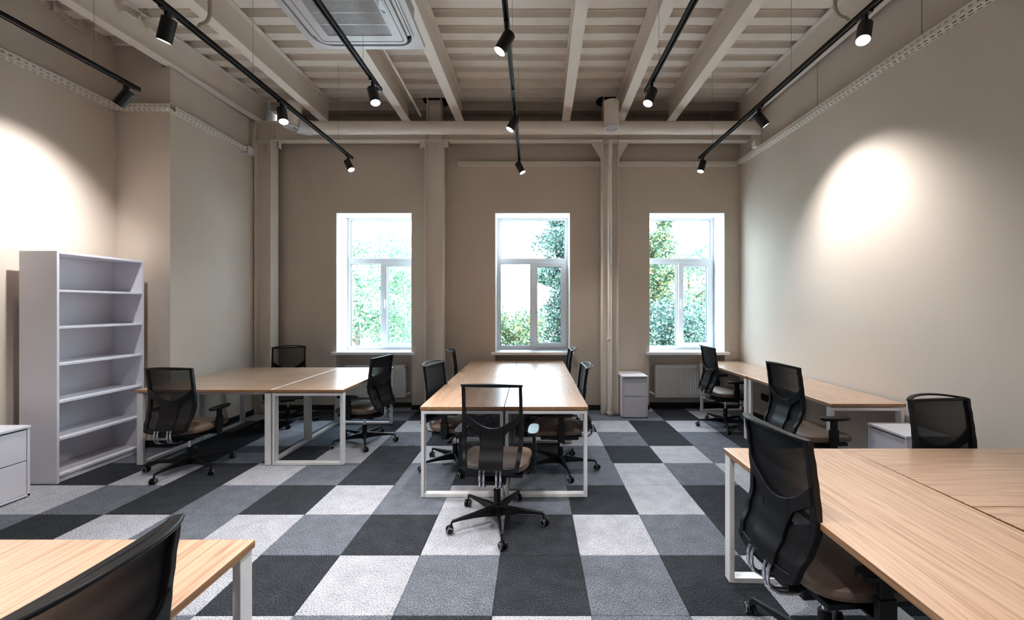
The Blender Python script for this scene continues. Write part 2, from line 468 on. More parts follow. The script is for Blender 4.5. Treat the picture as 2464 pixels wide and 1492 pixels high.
column(-1.545, -1.290, 'beige steel column between the left and middle windows, square brackets on top')
column(.998, 1.232, 'beige steel column between the middle and right windows, triangular gussets on top', gusset=True)
# broken openings in the deck around the column stubs
for x in (-1.417, 1.115):
    m = MB(); m.lathe([(.0, 0), (.19, .0), (.19, .002), (0, .002)], (x, 6.02, 4.556), (0, 0, 1), 14)
    m.build('deck_hole', M['hole'], ceiling)

# ------------------------------------------------------------------ round duct and outlets
dt = empty('ventilation_duct', (0, 5.6, 3.983), label='long round beige ventilation duct hanging under the ceiling before the windows', cat='duct')
m = MB(); m.lathe([(.085, 0), (.085, RX(5.6)+3.02)], (-3.0, 0, 0), (1, 0, 0), 40); m.build('duct_pipe', M['duct'], dt, smooth=True)
m = MB(); x = -2.85
while x < 3.0: m.lathe([(.0855, 0), (.0868, .002), (.0868, .005), (.0855, .007)], (x, 0, 0), (1, .12, 0), 32); x += .135
m.build('duct_seam', M['duct'], dt, smooth=True, kind='stuff')
m = MB(); m.tube([(-3.0, 0, 0), (-3.06, -.01, .0), (-3.12, -.05, .0), (-3.16, -.10, .0)], [.093, .1, .1, .1], 28); m.build('elbow', M['acwhite'], dt, smooth=True)
def outlet(x, y, z0, z1, tilt, label):
    t = empty('air_outlet', (x, y, (z0+z1)/2), label=label, cat='air outlet', group='round air outlets on the duct')
    t.rotation_euler = (0, tilt, 0)
    h = (z1-z0)/2
    m_ = MB(); m_.lathe([(.098, -h), (.098, h)], (0,0,0), (0,0,1), 36); m_.build('outlet_body', M['duct'], t, smooth=True)
    m_ = MB(); m_.lathe([(.098, -h), (.104, -h), (.106, -h-.02), (.100, -h-.028), (.080, -h-.024), (.076, -h-.004), (.0, -h-.004)], (0,0,0), (0,0,1), 36); m_.build('outlet_ring', M['acwhite'], t, smooth=True)
    m_ = MB(); m_.lathe([(.0, -h-.012), (.070, -h-.012), (.074, -h-.008), (0, -h-.006)], (0,0,0), (0,0,1), 30); m_.build('outlet_disc', M['ring'], t, smooth=True)
    m_ = MB(); m_.lathe([(.098, h), (.104, h), (.104, h+.015), (0, h+.015)], (0,0,0), (0,0,1), 36); m_.build('outlet_cap', M['duct'], t, smooth=True)
outlet(1.043, 5.44, 3.93, 4.24, 0, 'round air outlet hanging in front of the column right of the middle window')
outlet(-3.19, 5.46, 3.95, 4.23, .12, 'round air outlet at the left end of the duct, behind a track spotlight')

# conduits
m = MB(); m.tube([(1.09, 5.82, 0.0), (1.09, 5.82, .05), (1.09, 5.82, 1.0), (1.09, 5.82, 3.66), (1.095, 5.80, 3.72), (1.095, 5.80, 3.90)], .028, 14)
o = m.build('riser_pipe', M['duct'], smooth=True); tag(o, 'thin beige pipe standing in front of the right column', 'pipe')
for zz in (.03, 1.08, 3.5):
    m = MB(); m.box(-.034, .034, -.032, .032, 0, .02); m.build('pipe_clamp', M['duct'], o, loc=(1.09, 5.82, zz))
m = MB(); m.tube([(-1.60, 3.6, 4.33), (-1.60, 5.1, 4.31), (-1.60, 5.86, 4.27)], .016, 10); o = m.build('conduit', M['duct'], smooth=True)
tag(o, 'thin beige conduit running along the joist behind the air conditioner', 'pipe')
for x0, x1, lab in ((-2.32, -2.40, 'hooked beige conduit dropping from the ceiling onto the left long track'), (2.12, 2.215, 'hooked beige conduit dropping from the ceiling onto the right long track')):
    yy = 2.95 if x0 < 0 else 2.88
    p = [(x0, yy, 4.54), (x0, yy, 3.66)]
    for k in range(1, 8):
        a = k/7*PI/2; s = 1 if x1 > x0 else -1
        p.append((x0+s*.07*(1-math.cos(a)), yy, 3.66-.08*math.sin(a)))
    p.append((x1, yy, 3.56 if abs(x1) else 0))
    m = MB(); m.tube(p, .013, 10); o = m.build('hooked_conduit', M['cable'], smooth=True); tag(o, lab, 'pipe')
m = MB(); m.tube([(-1.275, 5.98, 3.5), (-1.27, 6.0, 2.9), (-1.262, 6.02, 2.3), (-1.266, 6.02, 1.6), (-1.28, 6.0, .92)], .006, 8)
o = m.build('loose_cable', M['cable'], smooth=True); tag(o, 'thin loose cable hanging down the right side of the middle column', 'cable')
m = MB(); m.tube([(-3.975, 5.80, 4.15), (-3.965, 5.80, 4.0), (-3.955, 5.79, 3.85), (-3.965, 5.78, 3.72)], .012, 8); m.tube([(-3.93, 5.81, 4.18), (-3.945, 5.80, 4.0), (-3.94, 5.80, 3.85), (-3.955, 5.78, 3.72)], .01, 8)
o = m.build('cable_pair', M['cable'], smooth=True); tag(o, 'pair of beige cables dropping at the left corner column into the tray end', 'cable')

# ------------------------------------------------------------------ perforated cable trays
def tray(name, p0, p1, inward, label, part_of=None):
    """p0,p1 on the wall at the tray's underside; inward = unit vector away from the wall"""
    p0 = Vector(p0); p1 = Vector(p1); d = p1-p0; L = d.length; d.normalize(); inn = Vector(inward)
    Mx = Matrix(((d.x, inn.x, 0, p0.x), (d.y, inn.y, 0, p0.y), (d.z, inn.z, 1, p0.z), (0, 0, 0, 1)))
    W, Hh, t = .085, .052, .0018
    t_ = empty(name, (0,0,0), label=label, cat='cable tray', group='perforated cable trays')
    s = MB(); s.box(0, L, W-t, W, 0, .018, Mx); s.box(0, L, W-t, W, .034, Hh, Mx); s.box(0, L, W-.008, W, Hh-.002, Hh+.001, Mx)
    bt = MB(); bt.box(0, L, 0, .014, 0, t, Mx); bt.box(0, L, .028, .052, 0, t, Mx); bt.box(0, L, .066, W, 0, t, Mx)
    u = 0.0
    while u < L-.03:
        s.box(u, min(u+.028, L), W-t, W, .018, .034, Mx)
        bt.box(u, min(u+.02, L), .014, .028, 0, t, Mx); bt.box(u+.025, min(u+.045, L), .052, .066, 0, t, Mx)
        u += .055
    s.build('side_plate', M['tray'], t_); bt.build('bottom_plate', M['tray'], t_)
    bk = MB(); bk.box(0, L, .0, .002, 0, Hh, Mx); bk.build('back_plate', M['tray'], t_)
    cbm = MB(); cbm.box(0, L, .02, .035, t, .016, Mx); cbm.box(0, L, .04, .06, t, .013, Mx); cbm.build('cable_run', M['hole'], t_)
    return t_
tray('cable_tray', (RX(-1), -1, 3.648), (RX(YW-.09), YW-.09, 3.648), (-1, 0, 0), 'long perforated beige cable tray running along the whole right wall')
tray('cable_tray', (-1.11, YW, 3.635), (3.02, YW, 3.635), (0, -1, 0), 'perforated cable tray on the window wall, above middle and right windows')
tray('cable_tray', (XL1, -1, 3.70), (XL1, YJ-.02, 3.70), (1, 0, 0), 'perforated cable tray on the recessed left wall above the bookcase')
tray('cable_tray', (XL1+.085, YJ, 3.70), (XL2+.07, YJ, 3.70), (0, -1, 0), 'short perforated cable tray across the jog in the left wall')
tray('cable_tray', (XL2, YJ-.02, 3.695), (XL2, 5.62, 3.675), (1, 0, 0), 'perforated cable tray on the nearer left wall, ending at the corner column')
m = MB(); m.box(-3.998, -3.90, 5.63, 5.76, 3.655, 3.755); o = m.build('junction_box', M['acwhite'], bevel=.004); tag(o, 'small white junction box at the end of the left wall tray', 'box')
m = MB(); m.box(2.985, RX(5.7)-.002, 5.52, 5.60, 3.70, 3.785); o = m.build('junction_box', M['tray'], bevel=.004); tag(o, 'small beige junction box on the right wall tray near the corner', 'box')
# thin hanger rods of the right tray and of the ceiling tracks
for yy, wh in ((2.10, 'nearest'), (3.28, 'second'), (4.45, 'third'), (5.50, 'farthest')):
    m = MB(); m.tube([(RX(yy)-.05, yy, 3.70), (RX(yy)-.05, yy, 4.69)], .003, 6)
    o = m.build('hanger_rod', M['wire']); tag(o, 'thin rod above the right wall cable tray, the %s of the four' % wh, 'rod', 'rods over the right wall tray')

# ------------------------------------------------------------------ ceiling cassette air conditioner
ax0, ax1, ay0, ay1, az = -1.880, -.930, 2.605, 3.555, 3.779
ac = empty('ceiling_air_conditioner', ((ax0+ax1)/2, (ay0+ay1)/2, az), label='square white ceiling air conditioner with a perforated grille and small sticker', cat='air conditioner')
def rr_loop(hw, r, n=8):
    out = []
    for cxs, cys, a0 in ((1,1,0), (-1,1,PI/2), (-1,-1,PI), (1,-1,1.5*PI)):
        for k in range(n+1):
            a = a0+k/n*PI/2
            out.append((cxs*(hw-r)+r*math.cos(a), cys*(hw-r)+r*math.sin(a)))
    return out
def ring_plate(m_, o_loop, i_loop, z0, z1):
    n_ = len(o_loop)
    for k in range(n_):
        k2 = (k+1) % n_
        a, b_, c_, d_ = o_loop[k], o_loop[k2], i_loop[k2], i_loop[k]
        m_.quad((*a, z0), (*b_, z0), (*c_, z0), (*d_, z0)); m_.quad((*a, z1), (*b_, z1), (*c_, z1), (*d_, z1))
        m_.quad((*a, z0), (*b_, z0), (*b_, z1), (*a, z1)); m_.quad((*d_, z0), (*c_, z0), (*c_, z1), (*d_, z1))
hw = (ax1-ax0)/2
m = MB(); ring_plate(m, rr_loop(hw, .012), rr_loop(.425, .15), 0, .035); m.build('outer_panel', M['acwhite'], ac)
m = MB(); ring_plate(m, rr_loop(.425, .15), rr_loop(.412, .14), -.012, .03); m.build('outlet_lip', M['acwhite'], ac, smooth=True)
m = MB(); m.box(-.41, .41, -.41, .41, .028, .034); m.build('outlet_cavity', M['acdark'], ac)
m = MB(); ring_plate(m, rr_loop(.37, .07), rr_loop(.262, .004), -.022, .02); m.build('inner_panel', M['acwhite'], ac, bevel=0)
m = MB(); ring_plate(m, rr_loop(.338, .03), rr_loop(.334, .03), -.0235, -.02); m.build('panel_seam', M['acdark'], ac)
for k in range(4):
    m = MB(); m.box(-.29, .29, .376, .402, -.004, .006); m.build('air_flap', M['acwhite'], ac, bevel=.002, rot=(0, 0, k*PI/2))
m = MB(); m.box(-.262, .262, -.262, .262, .0, .004); m.build('filter_backing', M['acdark'], ac)
m = MB(); k = -.262
while k < .262:
    m.box(k, k+.0042, -.262, .262, -.018, -.012); m.box(-.262, .262, k, k+.0042, -.018, -.012); k += .0125
for yy in (-.13, 0, .13): m.box(-.262, .262, yy-.006, yy+.006, -.0195, -.012)
m.build('intake_grille', M['acwhite'], ac)
m = MB(); m.box(-.40, .40, -.40, .40, .036, .30); m.build('casing', M['ring'], ac)
st = MB(); st.box(-.019, .019, -.072, .072, -.0012, 0); st = st.build('sticker', M['stick'], ac, loc=(.292, -.06, -.0222))
m = MB(); q = [(-.014, -.066), (-.010, -.066), (-.008, -.02), (-.013, -.02)]
m.quad(*[(x, y, -.0018) for x, y in [(-.014, -.066), (-.009, -.066), (-.009, -.022), (-.013, -.022)]]); m.build('sticker_stroke', M['navy'], st)
m = MB(); m.quad(*[(x, y, -.0018) for x, y in [(-.013, -.067), (.010, -.067), (.010, -.061), (-.013, -.061)]]); m.build('sticker_bar', M['teal'], st)
m = MB(); m.quad(*[(x, y, -.0018) for x, y in [(-.013, .018), (.011, .048), (.008, .064), (-.010, .064)]]); m.build('sticker_wedge', M['blue'], st)
for sx in (-1, 1):
    for sy in (-1, 1):
        m = MB(); m.tube([(sx*.38, sy*.36, .3), (sx*.38, sy*.36, .92)], .004, 6); m.build('hanging_rod', M['wire'], ac)

# ------------------------------------------------------------------ tracks and spotlights
ZT = 3.50
TRACKS = [(-3.57, 3.69, 'black lighting track nearest the left wall'),
          (-2.40, 5.42, 'black lighting track ending left of the left window'),
          (-1.385, 3.70, 'short black lighting track crossing under the air conditioner'),
          (-.18, 5.50, 'black lighting track over the middle table'),
          (1.035, 3.72, 'short black lighting track right of the middle one'),
          (2.215, 5.42, 'black lighting track nearest the right wall')]
for x, ye, lab in TRACKS:
    t = empty('lighting_track', (x, ye, ZT), label=lab, cat='track', group='black ceiling tracks')
    m = MB(); L = ye-YB-.3
    m.box(-.018, -.008, -L, 0, 0, .032); m.box(.008, .018, -L, 0, 0, .032); m.box(-.018, .018, -L, 0, .022, .034)
    m.build('rail', M['track'], t, bevel=.001)
    m = MB(); m.box(-.019, .019, -.004, .03, -.001, .035); m.build('end_cap', M['track'], t)
    if x == -.18:
        for dy in (-2.62, -1.75):
            m = MB(); m.box(-.020, .020, dy-.06, dy+.06, -.002, .004); m.build('rail_joint', M['track'], t)
    for dy in (-.35, -1.9, -3.4, -5.0):
        if ye+dy > 1.0:
            m = MB(); m.tube([(0, dy, .03), (0, dy, 1.08)], .0016, 5); m.build('suspension_wire', M['wire'], t)

def make_spot():
    t = empty('track_spotlight', (0, 0, 0))
    m_ = MB(); m_.box(-.016, .016, -.055, .055, -.012, .008); m_.build('adapter', M['lampbody'], t, bevel=.002)
    m_ = MB(); m_.box(-.011, .011, -.018, .018, -.068, -.012); m_.lathe([(.013, -.018), (.013, .018)], (0, 0, -.072), (1, 0, 0), 14)
    m_.build('arm', M['lampbody'], t, bevel=.002)
    # cylinder: local axis -Z, pivot near the top
    m_ = MB(); m_.lathe([(.0, .045), (.038, .045), (.042, .041), (.042, -.105), (.0395, -.107), (.0385, -.100), (.0385, -.098)], (0, 0, 0), (0, 0, 1), 28)
    hd = m_.build('lamp_head', M['lampbody'], t, smooth=True)
    m_ = MB(); m_.lathe([(.0, -.0985), (.034, -.0985), (.0375, -.1015), (.0383, -.099)], (0, 0, 0), (0, 0, 1), 28)
    m_.build('lens', M['lens'], hd, smooth=True)
    return t
spot0 = make_spot(); index_children(spot0)
def place_spot(x, y, d, label, energy=1.0, first=[True], angle=70, off=False):
    if first[0]: t = spot0; first[0] = False
    else: t = copy_tree(spot0)
    t.location = (x, y, ZT)
    tag(t, label, 'spotlight', 'black track spotlights')
    hd = [c_ for c_ in (KIDS.get(t.name) or t.children) if c_.name.startswith('lamp_head')][0]
    d = Vector(d).normalized()
    hd.rotation_mode = 'QUATERNION'; hd.rotation_quaternion = d.to_track_quat('-Z', 'Y')
    hd.location = (0, 0, -.095)
    ld = bpy.data.lights.new('bulb', 'SPOT'); ld.energy = SPOT_W*energy; ld.color = SPOT_COL
    ld.spot_size = math.radians(angle); ld.spot_blend = 1.0; ld.shadow_soft_size = .035
    lo = bpy.data.objects.new('bulb', ld); COL.objects.link(lo); lo.parent = t
    lo.location = Vector((0, 0, -.095)) + d*.112
    lo.rotation_mode = 'QUATERNION'; lo.rotation_quaternion = d.to_track_quat('-Z', 'Y')
SP = [(-3.565, 3.60, (-.66, -.04, -.84), 'black spotlight at the end of the track nearest the left wall', 1.5, 96),
      (-2.40, 2.70, (-.32, .10, -.9), 'dark-sided spotlight at the top left, in front of a ceiling joist', 1, 70),
      (-2.40, 3.93, (.30, -.25, -.9), 'lit spotlight hanging in front of the left round air outlet', 1, 70),
      (-2.40, 5.34, (.50, -.25, -.85), 'lit spotlight at the end of the track left of the left window', 1, 70),
      (-1.385, 3.56, (.28, -.22, -.9), 'lit spotlight at the end of the short track by the air conditioner', 1, 70),
      (-.18, 2.84, (-.42, -.10, -.8), 'nearest spotlight on the middle track, top centre of the view', 1, 70),
      (-.18, 4.10, (-.42, -.10, -.8), 'second spotlight along the middle track, before the round duct', 1, 70),
      (-.18, 5.42, (.42, -.12, -.85), 'farthest spotlight, at the end of the middle track above the middle window', 1, 70),
      (1.035, 3.58, (-.35, -.22, -.85), 'lit spotlight at the end of the short track right of the middle', 1, 70),
      (2.215, 2.74, (-.35, -.30, -.9), 'brightly glaring spotlight at the top right of the view', 1, 70),
      (2.215, 4.02, (.65, -.10, -.92), 'black spotlight aimed at the right wall, its lens hidden', 1.2, 94),
      (2.215, 5.36, (-.30, -.15, -.9), 'lit spotlight at the end of the track by the right window', 1, 70),
      # hung beyond the frame edge on the same tracks
      (-2.40, 1.2, (.2, .1, -1), 'spotlight over the near left table', .95, 90),
      (-1.385, 1.6, (.1, .2, -1), 'near spotlight on the short left track', 1.3, 90),
      (-.18, 1.5, (.1, .1, -1), 'near spotlight on the middle track', 1.15, 90),
      (1.035, 1.7, (.3, .1, -1), 'near spotlight on the short right track', .35, 90),
      (2.215, .8, (-.1, .2, -1), 'near spotlight on the right track', .3, 90),
      (-.18, -1.2, (0, .3, -1), 'added unseen rear spotlight on the middle track', 1.2, 100),  # rear lamps are unseen, added behind the camera for bounce light
      (2.215, -1.4, (-.3, .3, -1), 'added unseen rear spotlight on the right track', 1.2, 100),
      (-2.40, -1.4, (.2, .3, -1), 'added unseen rear spotlight on the left track', 1.2, 100)]
for x, y, d, lab, en, an in SP: place_spot(x, y, d, lab, en, angle=an)

# ------------------------------------------------------------------ windows
def window(i, x0, x1):
    t = empty('window_%d' % i, ((x0+x1)/2, 6.50, 0), kind='structure')
    h = (x1-x0)/2; z0 = .868; z1 = WZ1
    # white reveal panels
    for nm, bx in (('reveal_panel', (-h, -h+.006, -.36, .0)), ('reveal_panel', (h-.006, h, -.36, .0))):
        m_ = MB(); m_.box(bx[0], bx[1], bx[2], bx[3], z0-.03, z1); m_.build(nm, M['whitein'], t)
    m_ = MB(); m_.box(-h, h, -.36, 0, z1-.006, z1); m_.build('reveal_panel', M['whitein'], t)
    # sill board
    m_ = MB(); m_.box(-h-.055, h+.055, -.415, -.36, z0-.042, z0); m_.box(-h, h, -.36, .01, z0-.03, z0)
    m_.build('window_sill', M['upvc'], t, bevel=.006, seg=3)
    # outer frame
    fw = .052
    m_ = MB(); m_.box(-h, -h+fw, 0, .07, z0, z1); m_.box(h-fw, h, 0, .07, z0, z1); m_.box(-h+fw, h-fw, 0, .07, z1-fw+.015, z1); m_.box(-h+fw, h-fw, 0, .07, z0, z0+.055)
    zt0, zt1 = 2.222, 2.304
    m_.box(-h+fw, h-fw, 0, .07, zt0, zt1)
    m_.box(-.036, .012, 0, .07, z0+.055, zt0)
    m_.build('window_frame', M['upvc'], t, bevel=.004)
    # right hand opening sash
    sx0, sx1, sz0, sz1 = -.005, h-fw+.018, z0+.038, zt0+.012; sw = .078
    m_ = MB(); m_.box(sx0, sx0+sw, -.022, .03, sz0, sz1); m_.box(sx1-sw, sx1, -.022, .03, sz0, sz1)
    m_.box(sx0+sw, sx1-sw, -.022, .03, sz0, sz0+.062); m_.box(sx0+sw, sx1-sw, -.022, .03, sz1-.062, sz1)
    sash = m_.build('window_sash', M['upvc'], t, bevel=.004)
    m_ = MB(); m_.box(-.012, .012, -.03, -.022, 1.50, 1.57); m_.box(-.008, .008, -.055, -.03, 1.545, 1.56); m_.box(-.010, .010, -.062, -.048, 1.43, 1.565)
    m_.build('window_handle', M['upvc'], sash, bevel=.003, loc=(sx0+.04, 0, 0.09))
    for zz in (1.02, 2.10):
        m_ = MB(); m_.tube([(h-fw+.02, -.02, zz-.04), (h-fw+.02, -.02, zz+.04)], .008, 10); m_.build('hinge', M['upvc'], sash, smooth=True)
    # panes with gaskets
    for (a, b2, c2, d2) in ((-h+fw, h-fw, zt1, z1-fw+.015), (-h+fw, -.036, z0+.055, zt0), (sx0+sw, sx1-sw, sz0+.062, sz1-.062)):
        m_ = MB(); g = .005
        for yy in (.018, ):
            m_.box(a, a+g, yy, yy+.03, c2, d2); m_.box(b2-g, b2, yy, yy+.03, c2, d2); m_.box(a, b2, yy, yy+.03, c2, c2+g); m_.box(a, b2, yy, yy+.03, d2-g, d2)
        gk = m_.build('gasket', M['gasket'], t)
        m_ = MB(); m_.quad((a, .03, c2), (b2, .03, c2), (b2, .03, d2), (a, .03, d2)); m_.build('pane', M['glass'], gk)
for i, (a, b_) in enumerate(WIN): window(i+1, a, b_)

# ------------------------------------------------------------------ radiators
def radiator(xc, wd, label, valve):
    t = empty('radiator', (xc, 6.17, 0), label=label, cat='radiator', group='panel radiators under the windows')
    z0, z1 = .18, .66; h = wd/2
    m_ = MB(); m_.box(-h, h, 0, .012, z0, z1); m_.box(-h, h, .075, .085, z0, z1); m_.box(-h, -h+.01, 0, .085, z0, z1); m_.box(h-.01, h, 0, .085, z0, z1)
    m_.build('panel', M['rad'], t, bevel=.004)
    n_ = int(wd/.0385); p = (wd-.05)/n_
    m_ = MB()
    for k in range(n_):
        x = -h+.025+p*(k+.5)
        m_.prism([(-p*.34, 0), (p*.34, 0), (p*.16, .007), (-p*.16, .007)], (x, 0, z0+.035), (x, 0, z1-.045), up=(0, -1, 0))
    m_.build('panel_ridges', M['rad'], t)
    m_ = MB(); m_.box(-h, h, -.001, .086, z1, z1+.006); m_.build('top_grille', M['rad'], t)
    for k in range(int(wd/.08)):
        pass
    s = 1 if valve > 0 else -1
    m_ = MB(); m_.tube([(s*h, .045, z0+.04), (s*(h+.05), .045, z0+.05)], .014, 10); m_.tube([(s*(h+.03), .045, z0+.045), (s*(h+.075), .03, z0+.075)], .019, 12)
    m_.tube([(s*(h+.05), .045, z0+.05), (s*(h+.05), .128, z0+.05)], .008, 8)
    m_.build('valve', M['rad'], t, smooth=True)
    if valve > 0:
        m_ = MB(); m_.tube([(h-.02, .02, z1-.03), (h+.01, .0, z1-.03), (h+.03, .0, z1-.03)], .013, 10)
        m_.build('brass_plug', M['brass'], t, smooth=True)
radiator(-2.37, .91, 'white ribbed radiator under the left window', 1)
radiator(2.30, .91, 'white ribbed radiator under the right window', -1)
radiator(-.01, .91, 'white ribbed radiator under the middle window, hidden by the table', 1)

# ------------------------------------------------------------------ bookcase
bk = empty('bookcase', (-4.32, 3.99, 0), label='tall empty white bookcase with seven compartments against the left wall', cat='bookcase')
bx0, bx1, by0, by1, bh = -.168, .162, -.403, .403, 2.04
for y0 in (by0, by1-.02):
    m = MB(); m.box(bx0, bx1, y0, y0+.02, 0, bh); m.build('side_panel', M['white'], bk, bevel=.001)
m = MB(); m.box(bx0, bx0+.006, by0+.02, by1-.02, .05, bh); m.build('back_panel', M['white'], bk)
m = MB(); m.box(bx0, bx1, by0+.02, by1-.02, bh-.022, bh); m.build('top_panel', M['white'], bk, bevel=.001)
for zz in (.055, .372, .700, 1.030, 1.356, 1.682):
    m = MB(); m.box(bx0+.006, bx1-.002, by0+.02, by1-.02, zz, zz+.02); m.build('shelf', M['white'], bk, bevel=.001)
m = MB(); m.box(bx1-.03, bx1-.014, by0+.02, by1-.02, .004, .055); m.build('plinth', M['white'], bk)

# ------------------------------------------------------------------ drawer pedestals
def pedestal(x, y, rz, wd, dp, label):
    """front faces local -y"""
    t = empty('drawer_pedestal', (x, y, 0), rz, label, 'cabinet', 'white two-drawer pedestals'); H = .585
    h = wd/2; d2 = dp/2
    m_ = MB(); m_.box(-h, -h+.018, -d2, d2, .012, H-.022); m_.box(h-.018, h, -d2, d2, .012, H-.022); m_.box(-h, h, d2-.01, d2, .012, H-.022); m_.box(-h, h, -d2, d2, .012, .03)
    m_.build('carcass', M['white'], t, bevel=.001)
    m_ = MB(); m_.box(-h-.004, h+.004, -d2-.006, d2, H-.022, H); m_.build('top_panel', M['white'], t, bevel=.004, seg=3)
    zm = .30
    for z0, z1 in ((.034, zm-.004), (zm+.004, H-.034)):
        m_ = MB(); m_.box(-h+.021, h-.021, -d2+.004, -d2+.022, z0, z1); m_.build('drawer_front', M['white'], t, bevel=.0015)
    m_ = MB(); m_.box(-h+.018, h-.018, -d2+.024, -d2+.03, .03, H-.022); m_.build('inner_box', M['gasket'], t)
    m_ = MB()
    for sx in (-1, 1):
        for sy in (-1, 1): m_.box(sx*(h-.03)-.012, sx*(h-.03)+.012, sy*(d2-.03)-.012, sy*(d2-.03)+.012, 0, .012)
    m_.build('glides', M['black'], t)
    return t
pedestal(1.416, 5.905, 0, .355, .43, 'white two-drawer pedestal standing between the right column and right radiator')
pedestal(2.965, 3.25, -PI/2, .355, .33, 'white two-drawer pedestal by the right wall beyond the near right table')
pedestal(-4.335, 3.172, PI/2, .37, .45, 'white two-drawer pedestal cut off at the left edge, before the bookcase')

# ------------------------------------------------------------------ desks
def desk(x, y, rz, wd, ln, label, group):
    """centre x,y; length along local y; grain along local y"""
    t = empty('desk', (x, y, 0), rz, label, 'desk', group)
    h = wd/2; l = ln/2; g = .0018
    m_ = MB(); m_.cur = 0
    x0, x1, y0, y1, z0, z1 = -h+g, h-g, -l+g, l-g, .714, .740
    bv = .0015
    m_.quad((x0+bv, y0+bv, z1), (x1-bv, y0+bv, z1), (x1-bv, y1-bv, z1), (x0+bv, y1-bv, z1))
    m_.quad((x0, y0, z0), (x0, y1, z0), (x1, y1, z0), (x1, y0, z0))
    for a, b2, a2, b3 in (((x0, y0), (x1, y0), (x0+bv, y0+bv), (x1-bv, y0+bv)), ((x1, y0), (x1, y1), (x1-bv, y0+bv), (x1-bv, y1-bv)),
                  ((x1, y1), (x0, y1), (x1-bv, y1-bv), (x0+bv, y1-bv)), ((x0, y1), (x0, y0), (x0+bv, y1-bv), (x0+bv, y0+bv))):
        m_.cur = 0; m_.quad((*a, z1-bv), (*b2, z1-bv), (*b3, z1), (*a2, z1))
        m_.cur = 1; m_.quad((*a, z0), (*b2, z0), (*b2, z1-bv), (*a, z1-bv))
    m_.build('desktop', [M['oak'], M['oakedge']], t)
    for s in (-1, 1):
        m_ = MB(); ya = s*(l-.008); yb2 = s*(l-.066); ya, yb2 = min(ya, yb2), max(ya, yb2)
        X = h-.008; T = .026
        m_.box(-X, -X+T, ya, yb2, .004, .706); m_.box(X-T, X, ya, yb2, .004, .706)
        m_.box(-X+T, X-T, ya, yb2, .706-T, .706); m_.box(-X+T, X-T, ya, yb2, .004, .004+T)
        m_.build('leg_frame', M['frame'], t, bevel=.0015)
    m_ = MB()
    for sx in (-1, 1): m_.box(sx*(h-.12)-.012, sx*(h-.12)+.012, -l+.066, l-.066, .672, .704)
    m_.build('cross_rail', M['frame'], t)
    m_ = MB()
    for sx in (-1, 1):
        for sy in (-1, 1):
            m_.box(sx*(h-.03)-.012, sx*(h-.03)+.012, sy*(l-.037)-.015, sy*(l-.037)+.015, 0, .004)
            m_.box(sx*(h-.12)-.010, sx*(h-.12)+.010, sy*(l-.037)-.01, sy*(l-.037)+.01, .706, .714)
    m_.build('glides', M['black'], t)
    return t
G1 = 'desks of the middle table'; G2 = 'desks of the left table'; G3 = 'desks along the right wall'; G4 = 'desks of the near right table'
cw = .6845; xm = -.2325
desk(xm-cw/2, 4.0225, 0, cw, 1.385, 'near left oak desk of the middle four-desk table', G1)
desk(xm+cw/2, 4.0225, 0, cw, 1.385, 'near right oak desk of the middle four-desk table', G1)
desk(xm-cw/2, 5.4075, 0, cw, 1.385, 'far left oak desk of the middle four-desk table', G1)
desk(xm+cw/2, 5.4075, 0, cw, 1.385, 'far right oak desk of the middle four-desk table', G1)
desk(-2.199, 4.725, 0, .705, 1.45, 'oak desk with a pale sheen forming the right end of the left table', G2)
desk(-3.213, 4.3625, PI/2, .725, 1.322, 'oak desk at the near side of the left table, beside the bookcase', G2)
desk(-3.213, 5.0875, PI/2, .725, 1.322, 'oak desk at the far side of the left table, in the corner', G2)
desk(2.793, 5.44, 0, .63, 1.34, 'far oak desk along the right wall, under the right window', G3)
desk(2.806, 4.10, 0, .63, 1.34, 'near oak desk along the right wall, ending above a white pedestal', G3)
desk(1.437, 1.667, -.018, .70, 1.40, 'long oak desk in the right foreground with a black chair at it', G4)
desk(2.488, 2.021, PI/2, .683, 1.38, 'oak desk behind the long one in the right foreground, by the wall', G4)
desk(2.488, 1.336, PI/2, .683, 1.38, 'oak desk cut off at the lower right edge of the view', G4)
desk(-1.664, .745, 0, 1.38, 1.40, 'pale oak desk in the lower left foreground', None)

# ------------------------------------------------------------------ office chairs
def r_of(z):      # rear offset of the backrest at nominal height z
    pts = [(.42, .085), (.46, .074), (.52, .058), (.60, .022), (.68, .0), (.76, .0), (.84, .008), (.92, .018), (1.0, .030), (1.06, .040)]
    if z <= pts[0][0]: return pts[0][1]
    for (a, ra), (b2, rb) in zip(pts, pts[1:]):
        if z <= b2:
            t = (z-a)/(b2-a); t = t*t*(3-2*t); return ra+(rb-ra)*t
    return pts[-1][1]
def hw_of(z):     # half width of the backrest
    pts = [(.452, .165), (.47, .183), (.52, .193), (.62, .207), (.70, .210), (.80, .206), (1.0, .203), (1.05, .206)]
    if z <= pts[0][0]: return pts[0][1]
    for (a, ra), (b2, rb) in zip(pts, pts[1:]):
        if z <= b2: return ra+(rb-ra)*(z-a)/(b2-a)
    return pts[-1][1]
BY = -.205
def bp_(x, z, off=0.0):   # backrest point; off>0 = further to the rear
    cv = .30*x*x           # sides wrap slightly forward
    return (x, BY-r_of(z)+cv-off, z)
